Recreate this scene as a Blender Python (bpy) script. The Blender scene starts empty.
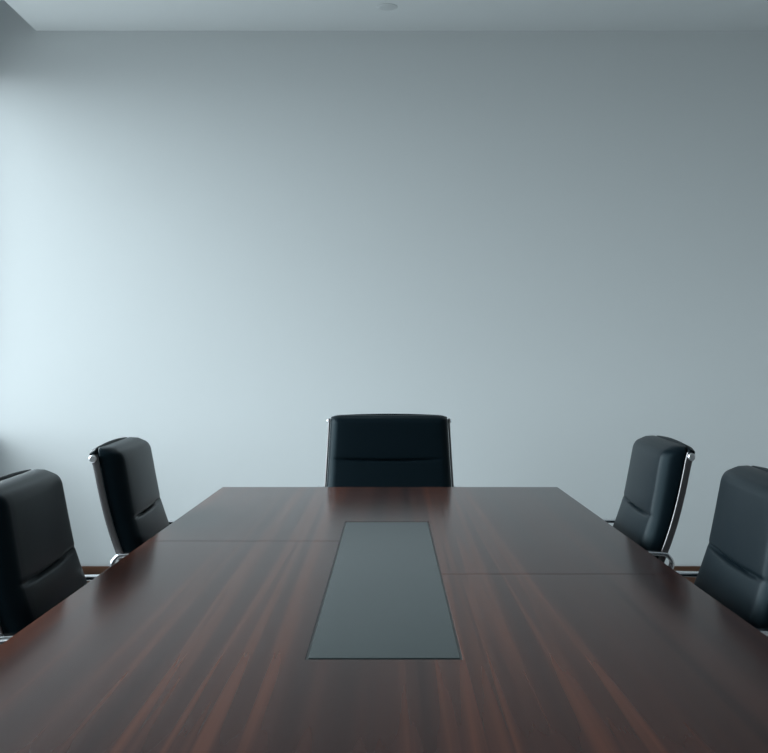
import bpy, bmesh, math
from mathutils import Vector, Matrix

S = bpy.context.scene
C = S.collection
PI = math.pi

# ------------------------------------------------------------------ camera, sky, exposure
FPX = 1100.0                                   # focal length in pixels (768 wide frame)
CAM_Z = 1.20
cam_d = bpy.data.cameras.new('camera')
cam = bpy.data.objects.new('camera', cam_d)
C.objects.link(cam)
cam.location = (0, 0, CAM_Z)
cam.rotation_euler = (PI / 2, 0, 0)
cam_d.sensor_fit = 'HORIZONTAL'
cam_d.sensor_width = 36.0
cam_d.lens = FPX / 768.0 * 36.0
cam_d.shift_x = -6.0 / 768.0
cam_d.shift_y = -8.5 / 768.0
cam_d.clip_start = 0.02
S.camera = cam

world = bpy.data.worlds.new('overcast_sky')
S.world = world
world.use_nodes = True
wn = world.node_tree
wn.nodes.clear()
w_out = wn.nodes.new('ShaderNodeOutputWorld')
w_bg = wn.nodes.new('ShaderNodeBackground')
w_tc = wn.nodes.new('ShaderNodeTexCoord')
w_sep = wn.nodes.new('ShaderNodeSeparateXYZ')
w_ramp = wn.nodes.new('ShaderNodeValToRGB')
w_map = wn.nodes.new('ShaderNodeMapRange')
w_map.inputs['From Min'].default_value = -1
w_map.inputs['From Max'].default_value = 1
wn.links.new(w_tc.outputs['Generated'], w_sep.inputs[0])
wn.links.new(w_sep.outputs['Z'], w_map.inputs['Value'])
wn.links.new(w_map.outputs[0], w_ramp.inputs[0])
el = w_ramp.color_ramp.elements
el[0].position = 0.44; el[0].color = (0.24, 0.262, 0.276, 1)      # ground outside
el[1].position = 0.52; el[1].color = (0.92, 1.02, 1.08, 1)      # overcast sky
low = el.new(0.16); low.color = (0.12, 0.13, 0.135, 1)          # ground dimmed straight down to darken ceiling and wall near the window
mid = el.new(0.74); mid.color = (0.96, 1.06, 1.12, 1)
zen = el.new(0.96); zen.color = (0.45, 0.49, 0.52, 1)         # sky dimmed overhead to cut the brightness of the wall beside the window
wn.links.new(w_ramp.outputs[0], w_bg.inputs['Color'])
# the sky is brightest straight out of the window and duller towards the near end of the building
w_az = wn.nodes.new('ShaderNodeMapRange')
w_az.interpolation_type = 'SMOOTHSTEP'
w_az.inputs['From Min'].default_value = -0.97
w_az.inputs['From Max'].default_value = -0.30
w_az.inputs['To Min'].default_value = 0.5
w_az.inputs['To Max'].default_value = 12.0
wn.links.new(w_sep.outputs['Y'], w_az.inputs['Value'])
wn.links.new(w_az.outputs[0], w_bg.inputs['Strength'])
wn.links.new(w_bg.outputs[0], w_out.inputs['Surface'])

S.view_settings.view_transform = 'Standard'
S.view_settings.look = 'None'
S.view_settings.gamma = 1.0
S.view_settings.use_curve_mapping = False
S.view_settings.exposure = 0.0

# room numbers (metres); x right, y away from the camera, z up
BACK = 6.0; FRONT = -2.2; LEFT = -2.23; RIGHT = 3.30
CEIL = 3.039; DROP_X = -1.93; RECESS = 3.38
WIN_Y0, WIN_Y1, WIN_Z0, WIN_Z1 = 0.6, 5.985, 0.84, 2.83

# daylight enters through the window: a sampling portal lies in its opening
pd = bpy.data.lights.new('window_daylight', 'AREA')
pd.shape = 'RECTANGLE'
pd.size = WIN_Z1 - WIN_Z0
pd.size_y = WIN_Y1 - WIN_Y0
pd.cycles.is_portal = True
po = bpy.data.objects.new('window_daylight', pd)
C.objects.link(po)
po.location = (LEFT - 0.05, (WIN_Y0 + WIN_Y1) / 2, (WIN_Z0 + WIN_Z1) / 2)
po.rotation_euler = (0, -PI / 2, 0)

# ------------------------------------------------------------------ materials
def new_mat(name):
    m = bpy.data.materials.new(name)
    m.use_nodes = True
    nt = m.node_tree
    return m, nt, nt.nodes['Principled BSDF']

def simple(name, col, rough=0.5, metal=0.0, spec=0.5, bump=0.0, bscale=200.0, var=0.0, vscale=3.0):
    m, nt, b = new_mat(name)
    b.inputs['Base Color'].default_value = (*col, 1)
    b.inputs['Roughness'].default_value = rough
    b.inputs['Metallic'].default_value = metal
    b.inputs['Specular IOR Level'].default_value = spec
    tc = nt.nodes.new('ShaderNodeTexCoord')
    if bump:
        n = nt.nodes.new('ShaderNodeTexNoise')
        n.inputs['Scale'].default_value = bscale
        n.inputs['Detail'].default_value = 3
        nt.links.new(tc.outputs['Object'], n.inputs['Vector'])
        bp = nt.nodes.new('ShaderNodeBump')
        bp.inputs['Strength'].default_value = bump
        bp.inputs['Distance'].default_value = 0.002
        nt.links.new(n.outputs['Fac'], bp.inputs['Height'])
        nt.links.new(bp.outputs[0], b.inputs['Normal'])
    if var:
        n = nt.nodes.new('ShaderNodeTexNoise')
        n.inputs['Scale'].default_value = vscale
        n.inputs['Detail'].default_value = 4
        nt.links.new(tc.outputs['Object'], n.inputs['Vector'])
        r = nt.nodes.new('ShaderNodeValToRGB')
        r.color_ramp.elements[0].position = 0.3
        r.color_ramp.elements[1].position = 0.7
        r.color_ramp.elements[0].color = (*[c * (1 - var) for c in col], 1)
        r.color_ramp.elements[1].color = (*[min(1, c * (1 + var)) for c in col], 1)
        nt.links.new(n.outputs['Fac'], r.inputs[0])
        nt.links.new(r.outputs[0], b.inputs['Base Color'])
    return m

def wood(name, stops, rough, sx=9.0, sy=0.5, sz=9.0, bump=0.03, spec=0.5):
    m, nt, b = new_mat(name)
    tc = nt.nodes.new('ShaderNodeTexCoord')
    mp = nt.nodes.new('ShaderNodeMapping')
    mp.inputs['Scale'].default_value = (sx, sy, sz)
    nt.links.new(tc.outputs['Object'], mp.inputs['Vector'])
    n1 = nt.nodes.new('ShaderNodeTexNoise')
    n1.inputs['Scale'].default_value = 1.0
    n1.inputs['Detail'].default_value = 2.5
    n1.inputs['Roughness'].default_value = 0.55
    n1.inputs['Distortion'].default_value = 0.5
    nt.links.new(mp.outputs[0], n1.inputs['Vector'])
    mp2 = nt.nodes.new('ShaderNodeMapping')
    mp2.inputs['Scale'].default_value = (sx * 5, sy * 3, sz * 5)
    nt.links.new(tc.outputs['Object'], mp2.inputs['Vector'])
    n2 = nt.nodes.new('ShaderNodeTexNoise')
    n2.inputs['Scale'].default_value = 1.0
    n2.inputs['Detail'].default_value = 4
    nt.links.new(mp2.outputs[0], n2.inputs['Vector'])
    mx = nt.nodes.new('ShaderNodeMath'); mx.operation = 'MULTIPLY_ADD'
    mx.inputs[1].default_value = 0.15
    nt.links.new(n2.outputs['Fac'], mx.inputs[0])
    mx2 = nt.nodes.new('ShaderNodeMath'); mx2.operation = 'SUBTRACT'
    mx2.inputs[1].default_value = 0.075
    nt.links.new(n1.outputs['Fac'], mx2.inputs[0])
    nt.links.new(mx2.outputs[0], mx.inputs[2])
    r = nt.nodes.new('ShaderNodeValToRGB')
    e = r.color_ramp.elements
    e[0].position, e[0].color = stops[0][0], (*stops[0][1], 1)
    e[1].position, e[1].color = stops[-1][0], (*stops[-1][1], 1)
    for p, c in stops[1:-1]:
        q = e.new(p); q.color = (*c, 1)
    nt.links.new(mx.outputs[0], r.inputs[0])
    nt.links.new(r.outputs[0], b.inputs['Base Color'])
    b.inputs['Roughness'].default_value = rough
    b.inputs['Specular IOR Level'].default_value = spec
    bp = nt.nodes.new('ShaderNodeBump')
    bp.inputs['Strength'].default_value = bump
    bp.inputs['Distance'].default_value = 0.001
    nt.links.new(n2.outputs['Fac'], bp.inputs['Height'])
    nt.links.new(bp.outputs[0], b.inputs['Normal'])
    return m

M_WALL = simple('painted_plaster', (0.66, 0.69, 0.70), 0.85, spec=0.25, bump=0.05, bscale=260)
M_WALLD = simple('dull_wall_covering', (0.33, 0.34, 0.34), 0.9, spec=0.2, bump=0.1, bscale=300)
M_CEIL = simple('ceiling_paint', (0.70, 0.73, 0.74), 0.9, spec=0.2, bump=0.04, bscale=260)
M_CARPET = simple('pale_floor', (0.56, 0.57, 0.57), 0.6, spec=0.3, bump=0.1, bscale=120, var=0.06, vscale=4)
M_TABLE = wood('rosewood_veneer', [(0.30, (0.0220, 0.0125, 0.0120)), (0.45, (0.0370, 0.0180, 0.0155)),
                                   (0.54, (0.0460, 0.0208, 0.0172)), (0.61, (0.0860, 0.0325, 0.0220)),
                                   (0.66, (0.0440, 0.0200, 0.0165)), (0.78, (0.0900, 0.0340, 0.0225))], 0.16, sx=11.5, sy=0.13, sz=0.5, spec=0.045)
M_SKIRT = wood('baseboard_wood', [(0.35, (0.070, 0.026, 0.010)), (0.65, (0.115, 0.043, 0.016))], 0.4, 0.6, 6, 12)
M_INLAY = simple('frosted_grey_glass', (0.029, 0.038, 0.039), 0.20, spec=0.10)
M_RIM = simple('dark_rim', (0.012, 0.014, 0.015), 0.4)
M_LEATHER = simple('black_leather', (0.0035, 0.0075, 0.0105), 0.36, spec=0.08, bump=0.12, bscale=420)
M_SHELL = simple('black_leather_back', (0.0028, 0.0048, 0.0064), 0.46, spec=0.10, bump=0.12, bscale=420)
for m_ in (M_LEATHER, M_SHELL):
    m_.node_tree.nodes['Principled BSDF'].inputs['Specular Tint'].default_value = (0.66, 0.90, 1.0, 1)
M_CHROME = simple('polished_chrome', (0.84, 0.84, 0.86), 0.20, 1.0)
M_CAP = simple('satin_chrome_cap', (0.88, 0.88, 0.90), 0.32, 1.0)
M_ALU = simple('brushed_aluminium', (0.16, 0.152, 0.155), 0.38, 1.0)
M_PLASTIC = simple('black_plastic', (0.012, 0.012, 0.013), 0.45)
M_WHITE = simple('white_enamel', (0.62, 0.65, 0.66), 0.5)
M_LENS = simple('dull_diffuser', (0.58, 0.61, 0.62), 0.5)
M_FRAME = simple('window_aluminium', (0.30, 0.31, 0.32), 0.4, 0.6)

def glass_mat():
    m = bpy.data.materials.new('window_glass')
    m.use_nodes = True
    nt = m.node_tree; nt.nodes.clear()
    o = nt.nodes.new('ShaderNodeOutputMaterial')
    mix = nt.nodes.new('ShaderNodeMixShader')
    t = nt.nodes.new('ShaderNodeBsdfTransparent'); t.inputs[0].default_value = (0.95, 0.97, 0.97, 1)
    g = nt.nodes.new('ShaderNodeBsdfGlossy'); g.inputs['Roughness'].default_value = 0.02
    mix.inputs[0].default_value = 0.06
    nt.links.new(t.outputs[0], mix.inputs[1]); nt.links.new(g.outputs[0], mix.inputs[2])
    nt.links.new(mix.outputs[0], o.inputs[0])
    return m
M_GLASS = glass_mat()

# ------------------------------------------------------------------ mesh helpers
def obj(name, bm, mat, parent=None, smooth=None, bevel=None, loc=None):
    bmesh.ops.recalc_face_normals(bm, faces=bm.faces)
    me = bpy.data.meshes.new(name)
    bm.to_mesh(me); bm.free()
    me.materials.append(mat)
    if smooth is not None:
        for p in me.polygons: p.use_smooth = True
        me.set_sharp_from_angle(angle=math.radians(smooth))
    o = bpy.data.objects.new(name, me)
    C.objects.link(o)
    if parent: o.parent = parent
    if loc: o.location = loc
    if bevel:
        md = o.modifiers.new('bevel', 'BEVEL')
        md.width = bevel; md.segments = 3; md.limit_method = 'ANGLE'; md.angle_limit = math.radians(40)
    return o

def empty(name, loc, label, cat, rz=0.0, group=None):
    o = bpy.data.objects.new(name, None)
    C.objects.link(o)
    o.location = loc; o.rotation_euler = (0, 0, rz); o.empty_display_size = 0.1
    o['label'] = label; o['category'] = cat
    if group: o['group'] = group
    return o

def struct(o, label=None):
    o['kind'] = 'structure'
    if label: o['label'] = label
    return o

def box(bm, x0, x1, y0, y1, z0, z1):
    v = [bm.verts.new((x, y, z)) for z in (z0, z1) for y in (y0, y1) for x in (x0, x1)]
    for f in ((0, 1, 3, 2), (4, 6, 7, 5), (0, 4, 5, 1), (2, 3, 7, 6), (0, 2, 6, 4), (1, 5, 7, 3)):
        bm.faces.new([v[i] for i in f])
    return bm

def bx(*a):
    return box(bmesh.new(), *a)

def prism(bm, pts, z0, z1):
    a = [bm.verts.new((x, y, z0)) for x, y in pts]
    b = [bm.verts.new((x, y, z1)) for x, y in pts]
    bm.faces.new(a); bm.faces.new(b)
    n = len(pts)
    for i in range(n):
        bm.faces.new((a[i], a[(i + 1) % n], b[(i + 1) % n], b[i]))
    return bm

def lathe(bm, prof, seg=24, mat4=None):
    """prof: (r, z) from bottom to top; capped at both ends"""
    rings = []
    for r, z in prof:
        ring = []
        for k in range(seg):
            a = 2 * PI * k / seg
            p = Vector((r * math.cos(a), r * math.sin(a), z))
            if mat4: p = mat4 @ p
            ring.append(bm.verts.new(p))
        rings.append(ring)
    for i in range(len(rings) - 1):
        for k in range(seg):
            bm.faces.new((rings[i][k], rings[i][(k + 1) % seg], rings[i + 1][(k + 1) % seg], rings[i + 1][k]))
    bm.faces.new(rings[0]); bm.faces.new(rings[-1])
    return bm

def catmull(pts, n=8):
    P = [Vector(p) for p in pts]
    P = [P[0] * 2 - P[1]] + P + [P[-1] * 2 - P[-2]]
    out = []
    for i in range(1, len(P) - 2):
        for k in range(n):
            t = k / n
            a, b, c, d = P[i - 1], P[i], P[i + 1], P[i + 2]
            out.append(0.5 * ((2 * b) + (c - a) * t + (2 * a - 5 * b + 4 * c - d) * t * t + (3 * b - a - 3 * c + d) * t ** 3))
    out.append(P[-2])
    return out

def sweep(bm, path, secs, flare=1.0):
    """path: list of (f, z) in a plane of constant x; secs: per point list of (x, n) with n along the normal"""
    rings = []
    n = len(path)
    for i, p in enumerate(path):
        fl = 1 + .05 * min(1.0, max(0.0, (.95 - p.y) / .30)) * flare
        t = (path[min(i + 1, n - 1)] - path[max(i - 1, 0)]).normalized()
        nr = Vector((-t.y, t.x))                # for a path going downwards this points forward
        rings.append([bm.verts.new((x * fl, p.x + nr.x * q, p.y + nr.y * q)) for x, q in secs[i]])
    m = len(rings[0])
    for i in range(n - 1):
        for k in range(m):
            bm.faces.new((rings[i][k], rings[i][(k + 1) % m], rings[i + 1][(k + 1) % m], rings[i + 1][k]))
    bm.faces.new(rings[0]); bm.faces.new(rings[-1])
    return bm

def rrect(cx, cn, hw, hn, r, seg=4):
    out = []
    for sx, sn, a0 in ((1, 1, 0), (-1, 1, PI / 2), (-1, -1, PI), (1, -1, 1.5 * PI)):
        for k in range(seg + 1):
            a = a0 + (PI / 2) * k / seg
            out.append((cx + sx * (hw - r) + r * math.cos(a), cn + sn * (hn - r) + r * math.sin(a)))
    return out

def resample(path, step):
    out = [path[0]]; acc = 0.0
    for i in range(1, len(path)):
        a, b = path[i - 1], path[i]
        L = (b - a).length
        if L == 0: continue
        d = step - acc
        while d <= L:
            out.append(a.lerp(b, d / L)); d += step
        acc = L - (d - step)
    if (out[-1] - path[-1]).length > step * 0.3: out.append(path[-1])
    return out

# ------------------------------------------------------------------ the room
struct(obj('floor', bx(LEFT - .12, RIGHT + .2, FRONT - .2, BACK + .2, -.1, 0), M_CARPET), 'pale floor under the boardroom table')
struct(obj('wall_back', bx(LEFT - .12, RIGHT + .2, BACK, BACK + .2, 0, RECESS + .1), M_WALL), 'plain pale grey wall behind the head chair')
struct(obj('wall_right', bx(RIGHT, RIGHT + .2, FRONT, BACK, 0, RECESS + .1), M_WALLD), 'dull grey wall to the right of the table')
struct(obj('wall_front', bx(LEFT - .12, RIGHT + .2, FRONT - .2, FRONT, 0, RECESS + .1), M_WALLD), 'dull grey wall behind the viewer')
bm = bmesh.new()
box(bm, LEFT - .12, LEFT, FRONT, BACK, 0, WIN_Z0)
box(bm, LEFT - .12, LEFT, FRONT, BACK, WIN_Z1, RECESS + .1)
box(bm, LEFT - .12, LEFT, FRONT, WIN_Y0, WIN_Z0, WIN_Z1)
box(bm, LEFT - .12, LEFT, WIN_Y1, BACK, WIN_Z0, WIN_Z1)
struct(obj('wall_left', bm, M_WALL), 'pale grey wall with the window, left of the table')
bm = bmesh.new()
box(bm, DROP_X, RIGHT, FRONT, BACK, CEIL, RECESS + .02)
box(bm, LEFT - .12, RIGHT + .2, FRONT - .2, BACK + .2, RECESS, RECESS + .12)
struct(obj('ceiling', bm, M_CEIL), 'pale grey dropped ceiling ending at a recess along the left side')
BB = 0.12
struct(obj('baseboard_back', bx(LEFT, RIGHT, BACK - .014, BACK, 0, BB), M_SKIRT, bevel=.003), 'brown wooden baseboard along the far wall')
struct(obj('baseboard_right', bx(RIGHT - .014, RIGHT, FRONT, BACK - .014, 0, BB), M_SKIRT, bevel=.003), 'brown wooden baseboard along the right wall')
struct(obj('baseboard_left', bx(LEFT, LEFT + .014, FRONT, BACK - .014, 0, BB), M_SKIRT, bevel=.003), 'brown wooden baseboard below the window')

# the window: frame with three lights
win = struct(empty('window_1', (LEFT - .03, (WIN_Y0 + WIN_Y1) / 2, WIN_Z0), 'wide three-pane window in the left wall', 'window'))
del win['category']
hw = (WIN_Y1 - WIN_Y0) / 2; hh = WIN_Z1 - WIN_Z0
bm = bmesh.new()
for a in ((-hw, -hw + .03, 0, hh), (hw - .03, hw, 0, hh), (-hw, hw, 0, .03), (-hw, hw, hh - .03, hh)):
    box(bm, -.015, .015, a[0], a[1], a[2], a[3])
obj('window_frame', bm, M_FRAME, win, bevel=.004)
for k in (-1, 1):
    obj('mullion', bx(-.015, .015, k * hw / 3 - .02, k * hw / 3 + .02, .05, hh - .05), M_FRAME, win, bevel=.004)
for k in (-1, 0, 1):
    c = k * hw * 2 / 3
    obj('pane', bx(-.004, .004, c - hw / 3 + .03, c + hw / 3 - .03, .05, hh - .05), M_GLASS, win)
obj('window_sill', bx(-.02, .10, -hw, hw, -.03, 0), M_WHITE, win, bevel=.004)

# small round fitting in the ceiling above the head chair
dl = empty('ceiling_downlight', (-0.015, 5.60, CEIL), 'small round unlit downlight in the ceiling above the head chair', 'ceiling light')
obj('trim_ring', lathe(bmesh.new(), [(.052, .002), (.054, -.002), (.050, -.004), (.042, -.005)], 32), M_WHITE, dl, 35)
obj('lens', lathe(bmesh.new(), [(.041, -.0048), (.040, -.006), (.02, -.007)], 32), M_LENS, dl, 35)

# ------------------------------------------------------------------ the table
TZ = 0.75; TT = 0.04; TW = 0.6334
Y0, Y1 = 0.80, 4.16                           # near and far end
GX, GY0, GY1 = 0.1178, 1.707, 3.215            # glass inlay
RX, RN, RF = .004, .009, .005                 # width of its dark rim
SL, SR = 2.861, 2.403                         # seams left and right of the glass
yc = (Y0 + Y1) / 2
tab = empty('conference_table', (0, yc, 0), 'long dark reddish-brown wooden boardroom table with grey glass strip inset in its top', 'table')
g = 0.0011
GC = -0.009                                    # the inlay sits a little left of the middle
gx = GX + RX; gy0 = GY0 - RN; gy1 = GY1 + RF
far = [(-TW, SL + g), (GC - gx, SL + g), (GC - gx, gy1), (GC + gx, gy1), (GC + gx, SR + g), (TW, SR + g), (TW, Y1), (-TW, Y1)]
near = [(-TW, Y0), (TW, Y0), (TW, SR - g), (GC + gx, SR - g), (GC + gx, gy0), (GC - gx, gy0), (GC - gx, SL - g), (-TW, SL - g)]
for pts in (far, near):
    obj('tabletop', prism(bmesh.new(), [(x, y - yc) for x, y in pts], TZ - .022, TZ), M_TABLE, tab, bevel=.0012)
obj('underframe', bx(-TW + .004, TW - .004, Y0 - yc + .004, Y1 - yc - .004, TZ - TT, TZ - .022), M_TABLE, tab, bevel=.002)
rim = bmesh.new()
for a in ((-gx, -GX, gy0, gy1), (GX, gx, gy0, gy1), (-GX, GX, gy0, GY0), (-GX, GX, GY1, gy1)):
    box(rim, GC + a[0], GC + a[1], a[2] - yc, a[3] - yc, TZ - .022, TZ - .0016)
inlay = obj('glass_inlay', bx(GC - GX, GC + GX, GY0 - yc, GY1 - yc, TZ - .022, TZ - .0002), M_INLAY, tab, bevel=.0008)
inlay['label'] = 'frosted grey glass strip'
obj('inlay_rim', rim, M_RIM, inlay)
for yy in (Y0 + .45, Y1 - .45):
    obj('pedestal', bx(-.30, .30, yy - yc - .03, yy - yc + .03, .03, TZ - TT), M_TABLE, tab, bevel=.003)
    obj('foot', bx(-.38, .38, yy - yc - .05, yy - yc + .05, 0, .03), M_TABLE, tab, bevel=.003)
obj('stretcher', bx(-.02, .02, Y0 - yc + .48, Y1 - yc - .48, .35, .60), M_TABLE, tab, bevel=.003)

# ------------------------------------------------------------------ the chairs
FO = 0.33          # distance from the top of the back to the column, along the seat
RAIL = [(-.004, .966), (.0005, .95), (.020, .857), (.043, .77), (.072, .688), (.105, .61), (.145, .54), (.195, .487),
        (.265, .456), (.36, .447), (.48, .450), (.57, .455), (.62, .446), (.648, .420)]

def shift(path):
    return [Vector((p.x - FO, p.y)) for p in path]

rail_path = resample(shift(catmull(RAIL, 10)), .012)

def cushion(path, w0, T0, rc, rt, grooves, gdepth=.011, back=.006, seg=14, thin=0.0):
    """a padded panel lying on path; w0 half width, T0 thickness, rc outline corner, rt end roll"""
    L = [0.0]
    for i in range(1, len(path)): L.append(L[-1] + (path[i] - path[i - 1]).length)
    tot = L[-1]
    secs = []
    stops = [0.0] + list(grooves) + [tot]
    for s in L:
        d = min(s, tot - s)
        w = w0
        if d < rc: w = w0 - rc + math.sqrt(max(0, rc * rc - (rc - d) ** 2))
        q_ = min(1.0, max(0.0, (s - .03) / .30)); T = T0 - thin * q_ * q_ * (3 - 2 * q_)
        if d < rt: T = T0 - rt + math.sqrt(max(0, rt * rt - (rt - d) ** 2))
        puff = 0.0
        for a, b in zip(stops[:-1], stops[1:]):
            if a <= s <= b and b > a:
                u = (s - a) / (b - a)
                puff = .005 * (1 - (2 * u - 1) ** 4)
                rq = T * .82                             # a soft, wide front edge
        rx = .042
        rb = min(.008, T * .15)
        sec = []
        # front from +x to -x with rounded corners
        front = []
        for k in range(9):
            a = (PI / 2) * k / 8
            front.append((w - rx + rx * math.cos(a), back + T - rq + rq * math.sin(a)))
        N = seg
        for k in range(1, N):
            u = 1 - 2 * k / N
            front.append(((w - rx) * u, back + T))
        for k in range(9):
            a = PI / 2 + (PI / 2) * k / 8
            front.append((-w + rx + rx * math.cos(a), back + T - rq + rq * math.sin(a)))
        for x, q in front:
            e = max(0.0, 1 - (abs(x) / w) ** 2.5)
            crease = sum(math.exp(-((s - q + .007 - .009 * max(0, 1 - (x / w) ** 2)) / .005) ** 2) for q in grooves)   # the seam sags in the middle
            fade = min(1.0, max(0.0, (q - back - T * .35) / (T * .5)))
            q2 = q + (.005 + puff * fade) * e - crease * gdepth * fade * min(1, max(0, w - .020 - abs(x)) / .09)
            sec.append((x, q2))
        for k in range(5):
            a = PI + (PI / 2) * k / 4
            sec.append((-w + rb + rb * math.cos(a), back + rb + rb * math.sin(a)))
        for k in range(5):
            a = 1.5 * PI + (PI / 2) * k / 4
            sec.append((w - rb + rb * math.cos(a), back + rb + rb * math.sin(a)))
        secs.append(sec)
    return sweep(bmesh.new(), path, secs)

def sub_path(pts, step=.0035):
    return resample(shift(catmull(pts, 12)), step)

def make_chair(label):
    ch = empty('office_chair', (0, 0, 0), label, 'chair', 0, 'black leather chairs around the table')
    # padded back: from the top roll down to the seat
    bp = sub_path([(-.004, .983), (.0005, .95), (.020, .857), (.043, .77), (.072, .688), (.105, .61), (.145, .54), (.180, .505)])
    obj('back_cushion', cushion(bp, .268, .062, .030, .050, (.219, .405), thin=.011), M_LEATHER, ch, 60)
    sp = sub_path([(.215, .487), (.265, .460), (.36, .450), (.48, .453), (.57, .458), (.62, .449), (.650, .420)])
    obj('seat_cushion', cushion(sp, .262, .052, .030, .030, (.155, .31)), M_LEATHER, ch, 60)
    # leather sling behind the pads, rolled over the top bar with a low crown
    top = sub_path([(-.010, .990), (-.003, .966), (.0005, .95), (.020, .857), (.043, .77), (.072, .688), (.105, .61), (.145, .54), (.195, .487),
                    (.265, .456), (.36, .447), (.48, .450), (.57, .455), (.62, .446)], .010)
    bm = bmesh.new()
    nn = len(top); cols = 15
    grid = [[], []]
    for side, q in ((0, -.012), (1, .008)):
        for i, p in enumerate(top):
            t = (top[min(i + 1, nn - 1)] - top[max(i - 1, 0)]).normalized()
            nr = Vector((-t.y, t.x))
            row = []
            for k in range(cols):
                u = 2 * k / (cols - 1) - 1
                drop = (.008 * u * u + (.006 * max(0, abs(u) - .86) / .14)) * max(0, 1 - i * .010 / .08)
                lift = .004 if (side == 0 and i == 0) else 0
                row.append(bm.verts.new((.266 * u * (1 + .05 * min(1.0, max(0.0, (.95 - p.y) / .30))), p.x + nr.x * q, p.y + nr.y * q - drop - lift)))
            grid[side].append(row)
    for side in (0, 1):
        for i in range(nn - 1):
            for k in range(cols - 1):
                bm.faces.new((grid[side][i][k], grid[side][i][k + 1], grid[side][i + 1][k + 1], grid[side][i + 1][k]))
    for i in range(nn - 1):
        for k in (0, cols - 1):
            bm.faces.new((grid[0][i][k], grid[0][i + 1][k], grid[1][i + 1][k], grid[1][i][k]))
    for i in (0, nn - 1):
        for k in range(cols - 1):
            bm.faces.new((grid[0][i][k], grid[0][i][k + 1], grid[1][i][k + 1], grid[1][i][k]))
    obj('back_shell', bm, M_SHELL, ch, 50, bevel=.005)
    # aluminium side rails with bright caps, arms
    for s in (-1, 1):
        sec = rrect(s * .274, 0, .004, .0095, .003, 3)
        rl = obj('side_rail', sweep(bmesh.new(), rail_path, [sec] * len(rail_path)), M_ALU, ch, 40)
        rot = Matrix.Translation((s * .2655, -FO - .006, .957)) @ Matrix.Rotation(s * PI / 2, 4, 'Y')
        obj('rail_cap', lathe(bmesh.new(), [(.0085, 0), (.0105, .002), (.0105, .0165), (.008, .019)], 20, rot), M_CAP, rl, 40)
        ap = sub_path([(.112, .638), (.084, .640), (.062, .650), (.053, .670), (.060, .688), (.084, .698), (.20, .700), (.32, .699),
                       (.385, .690), (.418, .658), (.425, .60), (.418, .53), (.400, .470), (.385, .449)], .008)
        sec = rrect(s * .308, 0, .0145, .0055, .004, 3)
        obj('armrest', sweep(bmesh.new(), ap, [sec] * len(ap), 0.0), M_CHROME, ch, 40)
    # bar between the rails behind the back and cross bars under the seat
    rot = Matrix.Translation((-.280, -.14, .434)) @ Matrix.Rotation(PI / 2, 4, 'Y')
    bm = lathe(bmesh.new(), [(.010, 0), (.010, .560)], 16, rot)
    rot = Matrix.Translation((-.280, .12, .432)) @ Matrix.Rotation(PI / 2, 4, 'Y')
    lathe(bm, [(.010, 0), (.010, .560)], 16, rot)
    obj('seat_spreader', bm, M_ALU, ch, 40)
    obj('tilt_mechanism', box(bmesh.new(), -.07, .07, -.15, .13, .375, .426), M_PLASTIC, ch, bevel=.012)
    rot = Matrix.Translation((.07, .03, .395)) @ Matrix.Rotation(PI / 2, 4, 'Y')
    obj('tilt_lever', lathe(bmesh.new(), [(.006, 0), (.006, .11), (.011, .115), (.011, .16), (.007, .165)], 14, rot), M_PLASTIC, ch, 40)
    obj('column', lathe(bmesh.new(), [(.026, .075), (.026, .24), (.018, .243), (.018, .376)], 24), M_CHROME, ch, 40)
    obj('base_hub', lathe(bmesh.new(), [(.036, .070), (.044, .078), (.044, .112), (.034, .122)], 28), M_CHROME, ch, 40)
    for k in range(5):
        a = PI / 2 + k * 2 * PI / 5
        R = Matrix.Rotation(a, 4, 'Z')
        bm = bmesh.new()
        rows = []
        for r, w, z0, z1 in ((.03, .022, .078, .110), (.15, .019, .075, .098), (.265, .015, .070, .084), (.292, .012, .069, .079)):
            rows.append([bm.verts.new(R @ Vector(v)) for v in ((r, -w, z0), (r, w, z0), (r, w * .7, z1), (r, -w * .7, z1))])
        for i in range(3):
            for j in range(4):
                bm.faces.new((rows[i][j], rows[i][(j + 1) % 4], rows[i + 1][(j + 1) % 4], rows[i + 1][j]))
        bm.faces.new(rows[0]); bm.faces.new(rows[-1])
        lg = obj('base_leg', bm, M_CHROME, ch, bevel=.004)
        bm = bmesh.new()
        for dx in (-.013, .013):
            mt = R @ Matrix.Translation((.268, dx, .027)) @ Matrix.Rotation(a * .7 + .6, 4, 'Z') @ Matrix.Rotation(PI / 2, 4, 'X') @ Matrix.Translation((0, 0, -.008))
            lathe(bm, [(.022, 0), (.027, .003), (.027, .013), (.022, .016)], 20, mt)
        lathe(bm, [(.007, .020), (.007, .071)], 12, R @ Matrix.Translation((.268, 0, 0)))
        obj('caster', bm, M_PLASTIC, lg, 40)
    return ch

def dup(root, label):
    r = root.copy(); C.objects.link(r)
    r['label'] = label
    for c0 in list(root.children):
        c = c0.copy(); C.objects.link(c); c.parent = r
        for g0 in list(c0.children):
            d = g0.copy(); C.objects.link(d); d.parent = c
    return r

def stand(o, sx, px, py, dz, yaw):
    """put a side chair so that its back's near top corner is at (px, py); dz lowers the seat on its gas lift"""
    rz = (-PI / 2 + yaw) if sx < 0 else (PI / 2 - yaw)
    w = Matrix.Rotation(rz, 4, 'Z') @ Vector((.273 if sx < 0 else -.273, -FO, 0))
    o.location = (px - w.x, py - w.y, 0); o.rotation_euler = (0, 0, rz)
    for c in o.children:
        if not c.name.startswith(('base', 'column')): c.location.z += dz * (0.95 if c.name.startswith('armrest') else 1)

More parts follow.
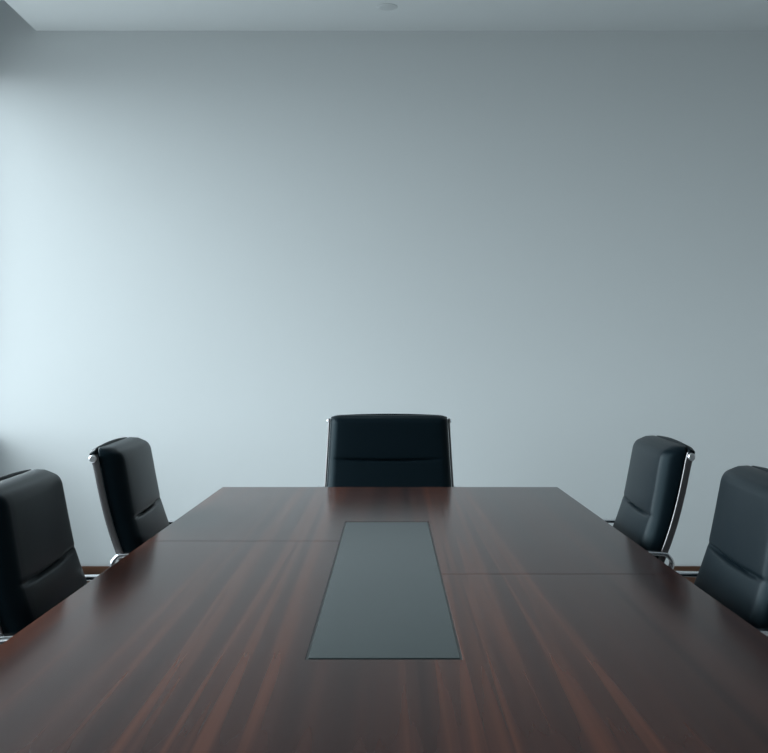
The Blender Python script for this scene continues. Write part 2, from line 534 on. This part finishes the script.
head = make_chair('black leather chair at the far head of the table, facing the viewer before the wall')
head.location = (-.004, 5.04 - FO, 0); head.rotation_euler = (0, 0, PI)
YAW = math.radians(3.5)
for label, sx, px, py, dz, yaw in (
    ('black leather chair left of the table, the farther one, metal side rail fully in view', -1, -.806, 3.01, -.005, YAW),
    ('black leather chair left of the table, the nearer one, cut off by the picture edge', -1, -.851, 2.21, -.034, YAW),
    ('black leather chair right of the table, the farther one, metal side rail in view', 1, .818, 3.01, 0, YAW),
    ('black leather chair right of the table, the nearer one, cut off by the picture edge', 1, .859, 2.21, -.025, YAW)):
    stand(dup(head, label), sx, px, py, dz, yaw)
for c in head.children:
    if c.name.startswith('armrest'): c.location.z = -.034      # its arms sit a little lower
